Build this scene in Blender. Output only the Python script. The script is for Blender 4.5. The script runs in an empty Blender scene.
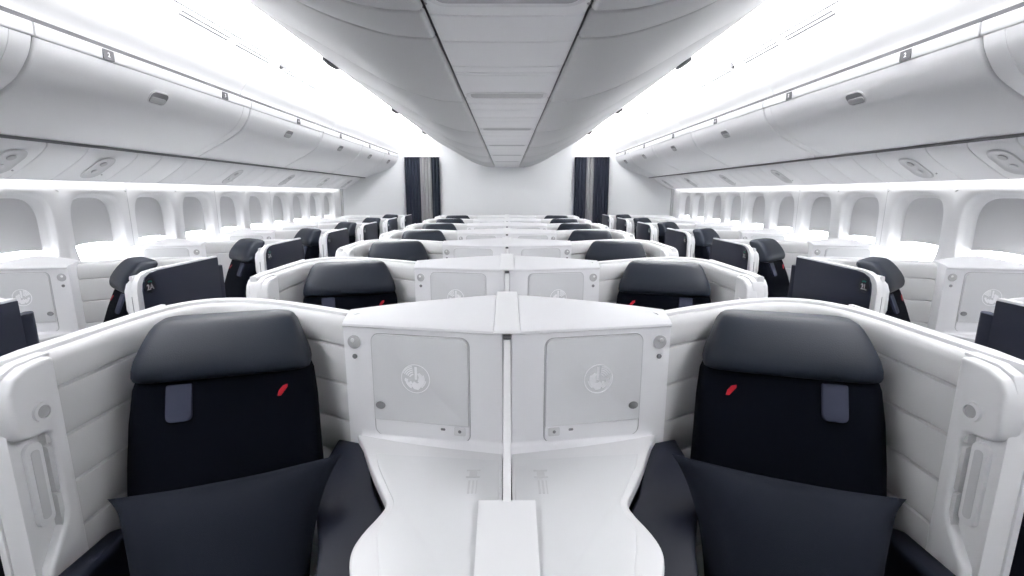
import bpy, bmesh, math
from mathutils import Vector, Matrix
from math import sin, cos, pi, radians

S = bpy.context.scene
COL = S.collection
EYE = 1.52            # camera height; h below means metres under the eye, so z = EYE - h
PITCH = 1.10          # distance between rows
NROWS = 7
YBACK = 9.40          # rear bulkhead
YFRONT = -1.30

# ------------------------------------------------------------------ materials
def mat(name, col, rough=0.45, spec=0.5, bump=0.0, bscale=400.0, sheen=0.0, var=0.0, metal=0.0, coat=0.0):
    m = bpy.data.materials.new(name); m.use_nodes = True
    nt = m.node_tree; b = nt.nodes['Principled BSDF']
    b.inputs['Base Color'].default_value = (*col, 1)
    b.inputs['Roughness'].default_value = rough
    b.inputs['Specular IOR Level'].default_value = spec
    b.inputs['Metallic'].default_value = metal
    b.inputs['Coat Weight'].default_value = coat
    if sheen:
        b.inputs['Sheen Weight'].default_value = sheen
        b.inputs['Sheen Roughness'].default_value = 0.5
        b.inputs['Sheen Tint'].default_value = (0.6, 0.68, 0.9, 1)
    tc = nt.nodes.new('ShaderNodeTexCoord')
    if var:
        n = nt.nodes.new('ShaderNodeTexNoise'); n.inputs['Scale'].default_value = 3.0; n.inputs['Detail'].default_value = 3
        nt.links.new(tc.outputs['Object'], n.inputs['Vector'])
        r = nt.nodes.new('ShaderNodeMapRange')
        r.inputs['To Min'].default_value = 1 - var; r.inputs['To Max'].default_value = 1 + var
        nt.links.new(n.outputs['Fac'], r.inputs['Value'])
        x = nt.nodes.new('ShaderNodeVectorMath'); x.operation = 'SCALE'
        x.inputs[0].default_value = col
        nt.links.new(r.outputs['Result'], x.inputs['Scale'])
        nt.links.new(x.outputs['Vector'], b.inputs['Base Color'])
    if bump:
        n2 = nt.nodes.new('ShaderNodeTexNoise'); n2.inputs['Scale'].default_value = bscale; n2.inputs['Detail'].default_value = 2
        nt.links.new(tc.outputs['Object'], n2.inputs['Vector'])
        bp = nt.nodes.new('ShaderNodeBump'); bp.inputs['Strength'].default_value = bump; bp.inputs['Distance'].default_value = 0.002
        nt.links.new(n2.outputs['Fac'], bp.inputs['Height']); nt.links.new(bp.outputs['Normal'], b.inputs['Normal'])
    return m

M = dict(
    shell=mat('shell_white_plastic', (0.80, 0.80, 0.81), 0.38, 0.5, var=0.012),
    liner=mat('liner_pale_leatherette', (0.60, 0.60, 0.605), 0.55, 0.4, bump=0.15, bscale=500),
    groove=mat('groove_shadow_grey', (0.36, 0.36, 0.37), 0.7),
    console=mat('console_white_lacquer', (0.80, 0.80, 0.82), 0.33, 0.5, var=0.01),
    door=mat('cabinet_door_grey_white', (0.62, 0.625, 0.64), 0.4, var=0.01),
    desk=mat('desk_white_lacquer', (0.65, 0.65, 0.66), 0.3),
    inlay=mat('desk_inlay_white', (0.60, 0.605, 0.615), 0.35),
    emblem=mat('emblem_white_print', (0.93, 0.93, 0.95), 0.35),
    dgrey=mat('dark_grey_plastic', (0.16, 0.16, 0.17), 0.4),
    mgrey=mat('mid_grey_plastic', (0.42, 0.42, 0.43), 0.35),
    lgrey=mat('light_grey_plastic', (0.62, 0.62, 0.63), 0.4),
    navy=mat('navy_leather', (0.004, 0.0055, 0.012), 0.55, 0.2, bump=0.2, bscale=350),
    head=mat('slate_navy_leather', (0.0062, 0.009, 0.0155), 0.52, 0.2, bump=0.2, bscale=350),
    fabric=mat('shaded_navy_wool', (0.0012, 0.0017, 0.0036), 0.95, 0.04, bump=0.6, bscale=900),  # navy wool taken near black; the backrests' shade is put into the colour
    pillow=mat('navy_pillow_cotton', (0.0030, 0.0042, 0.0080), 0.85, 0.10, bump=0.35, bscale=700),
    panel=mat('navy_door_laminate', (0.010, 0.0125, 0.025), 0.55, 0.2),
    badge=mat('badge_black', (0.008, 0.010, 0.018), 0.3),
    tab=mat('slate_strap_fabric', (0.017, 0.020, 0.036), 0.7, 0.15),
    red=mat('red_accent', (0.27, 0.002, 0.010), 0.5, 0.2),
    green=mat('badge_green', (0.02, 0.33, 0.22), 0.4),
    white=mat('badge_white', (0.85, 0.85, 0.85), 0.4),
    bin=mat('bin_white_plastic', (0.85, 0.85, 0.86), 0.42, var=0.01),
    rim=mat('bin_rim_white', (0.68, 0.68, 0.69), 0.4),
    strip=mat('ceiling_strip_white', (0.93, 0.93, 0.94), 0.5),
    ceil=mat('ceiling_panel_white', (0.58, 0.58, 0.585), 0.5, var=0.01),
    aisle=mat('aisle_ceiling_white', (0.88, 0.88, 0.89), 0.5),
    soffit=mat('service_panel_white', (0.82, 0.82, 0.83), 0.45),
    wall=mat('sidewall_white', (0.76, 0.76, 0.77), 0.5),
    bulk=mat('bulkhead_white', (0.80, 0.81, 0.82), 0.5, bump=0.05, bscale=200),
    shade=mat('window_shade_grey', (0.60, 0.60, 0.61), 0.55),
    reveal=mat('window_reveal_white', (0.74, 0.74, 0.75), 0.45),
    back=mat('gap_dark_grey', (0.05, 0.05, 0.055), 0.8),
    well=mat('light_well_shade_grey', (0.60, 0.60, 0.61), 0.5),  # shading inside the wells is put into this grey
    carpet=mat('dark_blue_carpet', (0.012, 0.013, 0.02), 0.95, 0.1, bump=0.8, bscale=500),
    curtd=mat('curtain_navy_cloth', (0.010, 0.013, 0.022), 0.85, 0.2, bump=0.3, bscale=300),
    curtg=mat('curtain_grey_cloth', (0.19, 0.19, 0.195), 0.8, 0.2, bump=0.3, bscale=300),
    bell=mat('silver_trim', (0.55, 0.55, 0.56), 0.3, metal=0.6),
)
g = bpy.data.materials.new('window_glass'); g.use_nodes = True
nt = g.node_tree; nt.nodes.clear()
o_ = nt.nodes.new('ShaderNodeOutputMaterial'); mx = nt.nodes.new('ShaderNodeMixShader')
tr = nt.nodes.new('ShaderNodeBsdfTransparent'); gl = nt.nodes.new('ShaderNodeBsdfGlossy')
gl.inputs['Roughness'].default_value = 0.05
fr = nt.nodes.new('ShaderNodeFresnel'); fr.inputs['IOR'].default_value = 1.45
nt.links.new(fr.outputs[0], mx.inputs[0]); nt.links.new(tr.outputs[0], mx.inputs[1]); nt.links.new(gl.outputs[0], mx.inputs[2])
nt.links.new(mx.outputs[0], o_.inputs[0])
M['glass'] = g

# ------------------------------------------------------------------ mesh helpers
def V(*a): return Vector(a)

def link(name, me, m, parent=None, smooth=True, loc=None):
    me.materials.append(M[m])
    o = bpy.data.objects.new(name, me); COL.objects.link(o)
    if parent is not None: o.parent = parent
    if loc is not None: o.location = loc
    for p in me.polygons: p.use_smooth = smooth
    return o

def finish(name, bm, m, parent=None, smooth=True, bevel=0.0, seg=2, loc=None, angle=35, recalc=True):
    if recalc: bmesh.ops.recalc_face_normals(bm, faces=bm.faces[:])
    if bevel:
        es = [e for e in bm.edges if len(e.link_faces) == 2 and e.calc_face_angle(0) > radians(angle)]
        bmesh.ops.bevel(bm, geom=es, offset=bevel, segments=seg, profile=0.6, affect='EDGES', clamp_overlap=True)
    if smooth:
        for e in bm.edges:
            if len(e.link_faces) == 2 and e.calc_face_angle(0) > radians(40): e.smooth = False
    me = bpy.data.meshes.new(name); bm.to_mesh(me); bm.free()
    return link(name, me, m, parent, smooth, loc)

def prism(bm, bottom, top):
    n = len(bottom)
    a = [bm.verts.new(p) for p in bottom]; b = [bm.verts.new(p) for p in top]
    bm.faces.new(a[::-1]); bm.faces.new(b)
    for i in range(n):
        j = (i + 1) % n
        bm.faces.new((a[i], a[j], b[j], b[i]))

def strip(bm, rows, close=False, cap=False):
    """faces between successive rings / rows of points"""
    vs = [[bm.verts.new(p) for p in r] for r in rows]
    n = len(vs[0])
    for i in range(len(vs) - 1):
        for j in range(n if close else n - 1):
            k = (j + 1) % n
            bm.faces.new((vs[i][j], vs[i][k], vs[i + 1][k], vs[i + 1][j]))
    if cap:
        bm.faces.new(vs[0][::-1]); bm.faces.new(vs[-1])
    return vs

def rrect(w, h, r, seg=6):
    pts = []
    if not isinstance(r, (tuple, list)): r = (r,) * 4
    for (sx, sy, a0, rr) in ((1, 1, 0, r[0]), (-1, 1, 90, r[1]), (-1, -1, 180, r[2]), (1, -1, 270, r[3])):
        for i in range(seg + 1):
            a = radians(a0 + 90 * i / seg)
            pts.append((sx * (w / 2 - rr) + rr * cos(a), sy * (h / 2 - rr) + rr * sin(a)))
    return pts

def circle(r, n=24, cx=0, cy=0): return [(cx + r * cos(2 * pi * i / n), cy + r * sin(2 * pi * i / n)) for i in range(n)]

def chaikin(pts, n=2, closed=True):
    for _ in range(n):
        q = []
        m = len(pts)
        rng = range(m) if closed else range(m - 1)
        if not closed: q.append(pts[0])
        for i in rng:
            a, b = pts[i], pts[(i + 1) % m]
            q.append(tuple(0.75 * x + 0.25 * y for x, y in zip(a, b)))
            q.append(tuple(0.25 * x + 0.75 * y for x, y in zip(a, b)))
        if not closed: q.append(pts[-1])
        pts = q
    return pts

class Frame:
    def __init__(s, o, ex, ey):
        s.o = Vector(o); s.x = Vector(ex).normalized(); s.y = Vector(ey).normalized(); s.n = s.x.cross(s.y).normalized()
    def p(s, a, b, c=0.0): return s.o + s.x * a + s.y * b + s.n * c

def plate(name, fr, pts, t0, t1, m, parent, bevel=0.0, loc=None, smooth=True):
    bm = bmesh.new()
    prism(bm, [fr.p(a, b, t0) for a, b in pts], [fr.p(a, b, t1) for a, b in pts])
    return finish(name, bm, m, parent, smooth, bevel, 2, loc)

def flats(name, fr, polys, t0, t1, m, parent, loc=None):
    bm = bmesh.new()
    for pts in polys: prism(bm, [fr.p(a, b, t0) for a, b in pts], [fr.p(a, b, t1) for a, b in pts])
    return finish(name, bm, m, parent, False, 0, 2, loc)

def arcband(r0, r1, a0, a1, n=10):
    A = [radians(a0 + (a1 - a0) * i / n) for i in range(n + 1)]
    return [(r1 * cos(a), r1 * sin(a)) for a in A] + [(r0 * cos(a), r0 * sin(a)) for a in A[::-1]]

def ringmesh(name, fr, r0, r1, t0, t1, m, parent, n=32, loc=None):
    bm = bmesh.new()
    rows = []
    for i in range(n + 1):
        pass
    prof = [(r0, t0), (r0, t1), (r1, t1), (r1, t0)]
    rows = [[fr.p(r * cos(2 * pi * i / n), r * sin(2 * pi * i / n), t) for r, t in prof] for i in range(n)]
    rows.append(rows[0])
    vs = [[bm.verts.new(p) for p in r] for r in rows[:-1]]
    for i in range(n):
        k = (i + 1) % n
        for j in range(4):
            l = (j + 1) % 4
            bm.faces.new((vs[i][j], vs[i][l], vs[k][l], vs[k][j]))
    return finish(name, bm, m, parent, True, 0, 2, loc)

def text(name, s, size, fr, t, m, parent, loc=None):
    cu = bpy.data.curves.new(name, 'FONT'); cu.body = s; cu.size = size; cu.extrude = 0.0004
    cu.align_x = 'CENTER'; cu.align_y = 'CENTER'; cu.offset = size * 0.02
    to = bpy.data.objects.new(name, cu); COL.objects.link(to)
    dg = bpy.context.evaluated_depsgraph_get()
    me = bpy.data.meshes.new_from_object(to.evaluated_get(dg))
    bpy.data.objects.remove(to)
    for v in me.vertices: v.co = fr.p(v.co.x, v.co.y, t + v.co.z)
    me.materials.clear()
    return link(name, me, m, parent, False, loc)

def root(name, loc, label=None, cat=None, group=None):
    o = bpy.data.objects.new(name, None); COL.objects.link(o); o.location = loc
    o.empty_display_size = 0.1
    return tag(o, label, cat, group)

def tag(o, label=None, cat=None, group=None, kind=None):
    if label: o['label'] = label
    if cat: o['category'] = cat
    if group: o['group'] = group
    if kind: o['kind'] = kind
    return o

def dup(o, loc=None, parent=None):
    c = o.copy(); COL.objects.link(c)
    if parent is not None: c.parent = parent
    if loc is not None: c.location = loc
    for ch in list(o.children): dup(ch, None, c)
    return c

ORD = ['first', 'second', 'third', 'fourth', 'fifth', 'sixth', 'seventh', 'eighth', 'ninth', 'tenth', 'eleventh', 'twelfth']
def rowname(k):
    return {0: 'front row nearest the viewer', NROWS - 1: 'last row by rear bulkhead'}.get(k, ORD[k] + ' row from the front')

# ------------------------------------------------------------------ seat pod (one half-width unit)
# unit coordinates: u = distance from the unit's console side, D = depth, h = below the eye
RU, RD = 0.62, 1.25     # where the empty stands inside the unit

def maker(sgn):
    def P(u, D, h): return V(sgn * (u - RU), D - RD, EYE - h)
    return P

OUT = [(1.120, 0.955), (1.122, 1.15), (1.122, 1.34), (1.116, 1.45), (1.095, 1.535), (1.05, 1.597), (0.985, 1.628), (0.90, 1.630), (0.80, 1.605), (0.66, 1.540), (0.50, 1.452), (0.44, 1.415)]
def inward(path):
    res = []
    for i, p in enumerate(path):
        a = path[max(i - 1, 0)]; b = path[min(i + 1, len(path) - 1)]
        tx, ty = b[0] - a[0], b[1] - a[1]; L = math.hypot(tx, ty)
        res.append((-ty / L, tx / L))
    return [(-abs(n[0]) if i < 7 else n[0], n[1]) for i, n in enumerate(res)]

def make_pod(sgn, zone='c', door_detail=True):
    P = maker(sgn)
    wz = zone == 'w'
    k1 = 0.042 if wz else 0.0       # window units have a slimmer aisle wall
    pod = root('seat_pod', (0, 0, 0))
    path = chaikin(OUT, 1, closed=False)
    N = []
    for i, p in enumerate(path):
        a = path[max(i - 1, 0)]; b = path[min(i + 1, len(path) - 1)]
        tx, ty = b[0] - a[0], b[1] - a[1]; L = math.hypot(tx, ty)
        N.append((-ty / L, tx / L))      # left of travel: towards the seat
    # travel goes from the near end rearwards (+D) then inwards (-u): left of travel = -u, then -D
    def sweep(name, prof, m, i0=0, i1=None, capb=True):
        bm = bmesh.new()
        rows = []
        for (p, n) in list(zip(path, N))[i0:i1]:
            rows.append([P(p[0] + n[0] * w * (0.5 if wz else 1), p[1] + n[1] * w * (0.5 if wz else 1), h) for w, h in prof])
        strip(bm, rows, close=True, cap=True)
        return finish(name, bm, m, pod, True)
    T = 0.352
    sweep('outer_shell', [(0, 1.46), (0, T + 0.006), (0.003, T + 0.001), (0.008, T), (0.022, T), (0.027, T + 0.003), (0.029, T + 0.012), (0.030, 1.46)], 'shell')
    prof = [(0.030, 1.20), (0.030, T + 0.012), (0.040, T + 0.011), (0.050, T + 0.014), (0.059, T + 0.022), (0.065, T + 0.036), (0.068, T + 0.06)]
    for hg in (0.445, 0.565, 0.685, 0.805):
        prof += [(0.070, hg - 0.008), (0.0685, hg - 0.004), (0.058, hg), (0.0685, hg + 0.004), (0.070, hg + 0.008)]
    prof += [(0.070, 1.20)]
    sweep('padded_liner', prof, 'liner', 1)
    # thin upright seam in the rear of the liner rail
    # end piece at the aisle: C-shaped pillar
    side = [(1.052, 0.366), (1.03, 0.366), (0.985, 0.370), (0.955, 0.385), (0.940, 0.415), (0.937, 0.50), (0.945, 0.522), (0.965, 0.530), (0.998, 0.531),
            (1.010, 0.538), (1.015, 0.556), (1.015, 0.735), (1.006, 0.765), (0.975, 0.815), (0.955, 0.845), (0.950, 0.88), (0.950, 1.30), (1.052, 1.30)]
    bm = bmesh.new()
    prism(bm, [P(1.043 + k1, d, h) for d, h in side], [P(1.094 + k1 * 0.3, d, h) for d, h in side])
    finish('end_pillar', bm, 'shell', pod, True, 0.010, 3)
    side2 = [(1.07, 0.36), (0.99, 0.362), (0.955, 0.375), (0.94, 0.41), (0.94, 1.30), (1.07, 1.30)]
    bm = bmesh.new()
    prism(bm, [P(1.068 + k1 * 0.7, d, h) for d, h in side2], [P(1.121, d, h) for d, h in side2])
    finish('recess_back', bm, 'shell', pod, True, 0.006, 2)
    # vertical grab recess in the pillar cut-out
    fr = Frame(P(1.068 + k1 * 0.7, 0.982, 0.648), (0, 1, 0) if sgn > 0 else (0, -1, 0), (0, 0, 1))
    if fr.n.x * sgn > 0: fr = Frame(fr.o, -fr.x, fr.y)
    gh = plate('grab_handle', fr, rrect(0.040, 0.205, 0.018), -0.002, 0.010, 'shell', pod, 0.003)
    plate('handle_groove', fr, rrect(0.020, 0.170, 0.009), 0.0098, 0.0112, 'lgrey', gh)
    # round seat-control dial
    fr = Frame(P(1.043 + k1, 1.000, 0.478), fr.x, fr.y)
    dial = ringmesh('dial', fr, 0.015, 0.0225, -0.001, 0.007, 'shell', pod)
    plate('dial_cap', fr, circle(0.0145), -0.001, 0.004, 'mgrey', dial, 0.001)
    # aisle door: pale frame with a dark laminate face
    frame = [(1.530, 0.334), (1.06, 0.334), (1.005, 0.338), (0.965, 0.352), (0.942, 0.378), (0.932, 0.415), (0.932, 1.46), (1.530, 1.46)]
    du = 0.0 if wz else -0.016
    if not wz:
        frame = [(1.530, 0.3535), (1.06, 0.3535), (1.005, 0.357), (0.965, 0.370), (0.944, 0.393), (0.935, 0.425), (0.935, 1.46), (1.530, 1.46)]
    bm = bmesh.new()
    prism(bm, [P(1.124 + du * 0.4, d, h) for d, h in frame], [P(1.150 + du, d, h) for d, h in frame])
    af = finish('aisle_door', bm, 'shell', pod, True, 0.004, 2)
    fo = 0.0 if wz else 0.016
    face = [(1.528, 0.342 + fo), (1.07, 0.342 + fo), (1.02, 0.347 + fo), (0.985, 0.362 + fo), (0.968, 0.388 + fo), (0.962, 0.42 + fo), (0.962, 1.44), (1.528, 1.44)]
    bm = bmesh.new()
    prism(bm, [P(1.149 + du, d, h) for d, h in face], [P(1.154 + du, d, h) for d, h in face])
    finish('dark_face', bm, 'panel', af, True, 0.0015, 2)
    bm = bmesh.new()
    prism(bm, [P(1.118, d, h) for d, h in ((0.938, 0.44), (0.938, 1.40), (1.0, 1.40), (1.0, 0.44))], [P(1.1235, d, h) for d, h in ((0.938, 0.44), (0.938, 1.40), (1.0, 1.40), (1.0, 0.44))])
    finish('door_slit', bm, 'dgrey', pod, False)
    bm = bmesh.new()
    pts = [(1.122, 1.532), (1.15 + du, 1.532), (1.148 + du, 1.575), (1.125, 1.60), (1.105, 1.585), (1.118, 1.54)]
    prism(bm, [P(u, d, 1.46) for u, d in pts], [P(u, d, 0.392) for u, d in pts])
    finish('door_post', bm, 'panel', pod, True, 0.006, 2)
    # console body, top, face
    def fD(u): return 1.262 + 0.190 * (u - 0.012)
    body = [(0.012, fD(0.012)), (0.480, fD(0.480)), (0.480, 1.425), (0.30, 1.54), (0.012, 1.650)]
    bm = bmesh.new()
    prism(bm, [P(u, d, 1.46) for u, d in body], [P(u, d, 0.374) for u, d in body])
    con = finish('console', bm, 'console', pod, True, 0.004, 2)
    bm = bmesh.new()
    us = [0.0375, 0.06, 0.10, 0.18, 0.26, 0.34, 0.40, 0.45, 0.4795]
    rows = []
    for u in us:
        b = 1.662 - 0.13 * (u / 0.48) - 0.097 * (u / 0.48) ** 2
        f = fD(u) - 0.005
        c = 0.004 * sin(pi * u / 0.5)
        w = []
        w.append(P(u, f + 0.004, 0.380)); w.append(P(u, f, 0.376)); w.append(P(u, f + 0.002, 0.370)); w.append(P(u, f + 0.010, 0.366))
        for t in (0.15, 0.4, 0.7, 0.9):
            w.append(P(u, f + (b - f) * t, 0.366 - (0.366 - 0.346) * t - c * sin(pi * t)))
        w += [P(u, b - 0.008, 0.347), P(u, b, 0.353), P(u, b, 0.380)]
        rows.append(w)
    strip(bm, rows, close=True, cap=True)
    finish('console_top', bm, 'console', con, True)
    ex = (P(0.012, fD(0.012), 0.5) - P(0.484, fD(0.484), 0.5)) if sgn < 0 else (P(0.484, fD(0.484), 0.5) - P(0.012, fD(0.012), 0.5))
    def CF(u, h): return Frame(P(u, fD(u), h), ex, (0, 0, 1))
    # opening for door and the tray below it
    fr = CF(0.250, 0.552)
    W, H = 0.296, 0.318
    ring = bmesh.new()
    o1 = rrect(W, H, 0.026); o2 = rrect(W - 0.005, H - 0.005, 0.024)
    a = [ring.verts.new(fr.p(x, y, 0.0012)) for x, y in o1]; b = [ring.verts.new(fr.p(x, y, 0.0012)) for x, y in o2]
    a2 = [ring.verts.new(fr.p(x, y, -0.001)) for x, y in o1]; b2 = [ring.verts.new(fr.p(x, y, -0.001)) for x, y in o2]
    n = len(o1)
    for i in range(n):
        j = (i + 1) % n
        ring.faces.new((a[i], a[j], b[j], b[i])); ring.faces.new((a2[i], a2[j], a[j], a[i])); ring.faces.new((b[i], b[j], b2[j], b2[i]))
    finish('opening_seam', ring, 'mgrey', con, False)
    fr2 = CF(0.250, 0.527)
    dr = plate('cabinet_door', fr2, rrect(W - 0.008, 0.262, (0.022, 0.022, 0.002, 0.002)), -0.001, 0.007, 'door', con, 0.0015)
    # slim pale tray under the door
    tr_ = CF(0.250, 0.6845)
    tb = plate('lower_tray', tr_, rrect(W - 0.008, 0.048, (0.002, 0.002, 0.022, 0.022)), -0.001, 0.0025, 'console', con, 0.001)
    iu = 0.145 if True else 0
    plate('socket', CF(0.136, 0.676), rrect(0.034, 0.026, 0.004), 0.0022, 0.0045, 'lgrey', tb, 0.0005)
    plate('socket_hole', CF(0.136, 0.676), circle(0.005, 12), 0.0044, 0.0052, 'dgrey', tb)
    plate('jack', CF(0.186, 0.674), rrect(0.014, 0.007, 0.003), 0.0022, 0.0034, 'dgrey', tb)
    # door latch and emblem
    plate('door_latch', CF(0.372, 0.612), [(0.015 * cos(t * pi / 10), 0.0115 * sin(t * pi / 10)) for t in range(20)], 0.0065, 0.0095, 'dgrey', dr, 0.001)
    ef = CF(0.262, 0.522)
    E = 0.044
    mir = 1 if sgn > 0 else -1     # wing fan points away from the divider
    if door_detail:
        em = ringmesh('emblem', ef, E * 0.94, E, 0.0068, 0.0078, 'emblem', dr)
        polys = []
        def mp(pts): return [(mir * x * E, y * E) for x, y in pts]
        polys.append(mp([(-0.12, -0.05), (0.04, -0.05), (0.05, 0.82), (-0.12, 0.82)]))
        for r0, r1 in ((0.28, 0.38), (0.44, 0.52), (0.57, 0.65), (0.70, 0.78), (0.82, 0.90)):
            polys.append(mp([(x + 0.09, y - 0.02) for x, y in arcband(r0, r1, 26, 82)]))
        polys.append(mp([(x - 0.02, y - 0.02) for x, y in arcband(0.30, 0.62, 150, 262, 8)]))
        polys.append(mp([(-0.62, 0.10), (-0.30, 0.42), (-0.14, 0.36), (-0.22, 0.12), (-0.14, -0.2), (-0.40, -0.30), (-0.52, -0.08)]))
        polys.append(mp([(-0.10, -0.30), (0.12, -0.18), (0.30, -0.46), (0.12, -0.72), (-0.18, -0.76), (-0.34, -0.58)]))
        polys.append(mp([(x + 0.02, y - 0.04) for x, y in arcband(0.52, 0.70, -66, -10, 6)]))
        polys.append(mp([(0.50, -0.05), (0.72, 0.02), (0.78, -0.14), (0.62, -0.28)]))
        polys.append(mp([(x + 0.34, y - 0.30) for x, y in circle(0.12, 10)]))
        polys.append(mp(arcband(0.66, 0.74, 190, 235, 5)))
        flats('emblem_figure', ef, polys, 0.0068, 0.0078, 'emblem', dr)
    # reading lamp and call button
    lf = CF(0.446, 0.424)
    lamp = plate('reading_lamp', lf, circle(0.0205, 28), -0.001, 0.004, 'mgrey', con, 0.0015)
    plate('lamp_lens', Frame(lf.p(0.004 * mir, 0.006, 0), lf.x, lf.y), circle(0.006, 16), 0.0035, 0.0055, 'white', lamp, 0.0008)
    plate('call_button', CF(0.447, 0.468), circle(0.0075, 18), -0.001, 0.003, 'dgrey', con, 0.0008)
    # cove where the face runs into the desk
    bm = bmesh.new(); rows = []
    for i in range(9):
        u = 0.012 + (0.440 - 0.012) * i / 8
        d = fD(u)
        q = max(0.02, 1 - (u / 0.44) ** 3)
        w = [P(u, d + 0.01, 0.700)] + [P(u, d - 0.045 * q * (1 - cos(a)), 0.700 + 0.022 * sin(a)) for a in [k * pi / 10 for k in range(6)]] + [P(u, d - 0.048 * q, 0.730), P(u, d + 0.01, 0.730)]
        rows.append(w)
    strip(bm, rows, close=True, cap=True)
    finish('desk_cove', bm, 'console', con, True)
    # desk
    desk = [(0.012, 1.30), (0.462, 1.365), (0.448, 1.33), (0.414, 1.275), (0.365, 1.165), (0.305, 1.055), (0.283, 1.015), (0.291, 0.975), (0.314, 0.915), (0.322, 0.865), (0.312, 0.82), (0.285, 0.76), (0.262, 0.70), (0.255, 0.62), (0.012, 0.62)]
    mid = chaikin(desk[2:13], 2, closed=False)
    dk = desk[:2] + list(mid) + desk[13:]
    bm = bmesh.new()
    prism(bm, [P(u, d, 0.752) for u, d in dk], [P(u, d, 0.720) for u, d in dk])
    ds = finish('desk', bm, 'desk', pod, True, 0.006, 3, angle=50)
    inl = [(0.020, 1.20), (0.37, 1.235), (0.345, 1.17), (0.29, 1.06), (0.268, 1.02), (0.268, 0.985), (0.284, 0.935), (0.272, 0.88), (0.245, 0.80), (0.225, 0.72), (0.218, 0.63), (0.020, 0.63)]
    dk2 = inl[:2] + list(chaikin(inl[2:10], 2, closed=False)) + inl[10:]
    bm = bmesh.new()
    prism(bm, [P(u, d, 0.724) for u, d in dk2], [P(u, d, 0.7175) for u, d in dk2])
    finish('desk_inlay', bm, 'inlay', ds, True, 0.002, 2, angle=50)
    # faint holder marking on the desk beside the divider
    mf = Frame(P(0.088, 1.135, 0.7175), (1, 0, 0), (0, 1, 0))
    flats('desk_marking', mf, [[(-0.018, 0.012), (0.018, 0.012), (0.018, 0.018), (-0.018, 0.018)], [(-0.018, -0.018), (0.018, -0.018), (0.018, -0.012), (-0.018, -0.012)],
                               [(-0.010, -0.012), (0.010, -0.012), (0.010, 0.012), (-0.010, 0.012)],
                               [(-0.010, -0.085), (-0.005, -0.085), (-0.005, -0.03), (-0.010, -0.03)], [(0.0, -0.085), (0.005, -0.085), (0.005, -0.03), (0.0, -0.03)],
                               [(0.010, -0.085), (0.013, -0.085), (0.013, -0.03), (0.010, -0.03)]], 0.0, 0.0006, 'markgrey', ds)
    # pedestal under the desk
    ped = [(u if u < 0.02 else u - 0.018, d) for u, d in dk]
    bm = bmesh.new()
    prism(bm, [P(u, d, 1.46) for u, d in ped], [P(u, d, 0.751) for u, d in ped])
    finish('desk_pedestal', bm, 'navy', pod, True, 0)
    # padded navy ledge between desk and seat, and outer arm rest
    led = [(0.27, 1.02), (0.34, 1.12), (0.40, 1.26), (0.445, 1.335), (0.520, 1.362), (0.515, 1.20), (0.492, 1.10), (0.44, 0.98), (0.40, 0.80), (0.39, 0.66), (0.24, 0.66), (0.26, 0.80), (0.30, 0.90), (0.275, 0.98)]
    bm = bmesh.new()
    prism(bm, [P(u, d, 1.045) for u, d in led], [P(u, d, 0.738 + 0.30 * max(0, 1.22 - d)) for u, d in led])
    finish('side_bolster', bm, 'navy', pod, True, 0.012, 3, angle=40)
    arm = [(1.050, 0.93), (1.050, 1.36), (0.99, 1.40), (0.962, 1.30), (0.955, 1.10), (0.955, 0.93)]
    arm = [(1.046, 0.66), (1.046, 1.11), (1.02, 1.13), (0.99, 1.11), (0.975, 1.04), (0.972, 0.66)]
    bm = bmesh.new()
    prism(bm, [P(u, d, 1.20) for u, d in arm], [P(u, d, 0.865) for u, d in arm])
    finish('arm_rest', bm, 'navy', pod, True, 0.016, 3, angle=40)
    return pod

M['latchd'] = mat('latch_recess_grey', (0.22, 0.22, 0.23), 0.5)
M['markgrey'] = mat('desk_marking_grey', (0.52, 0.52, 0.53), 0.5)

# ------------------------------------------------------------------ seat
ANG = radians(17)
def superring(c, ax, ay, hw, hd, n=4.0, seg=36):
    pts = []
    for i in range(seg):
        a = 2 * pi * i / seg
        ca, sa = cos(a), sin(a)
        x = math.copysign(abs(ca) ** (2 / n), ca) * hw; y = math.copysign(abs(sa) ** (2 / n), sa) * hd
        pts.append(c + ax * x + ay * y)
    return pts

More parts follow.
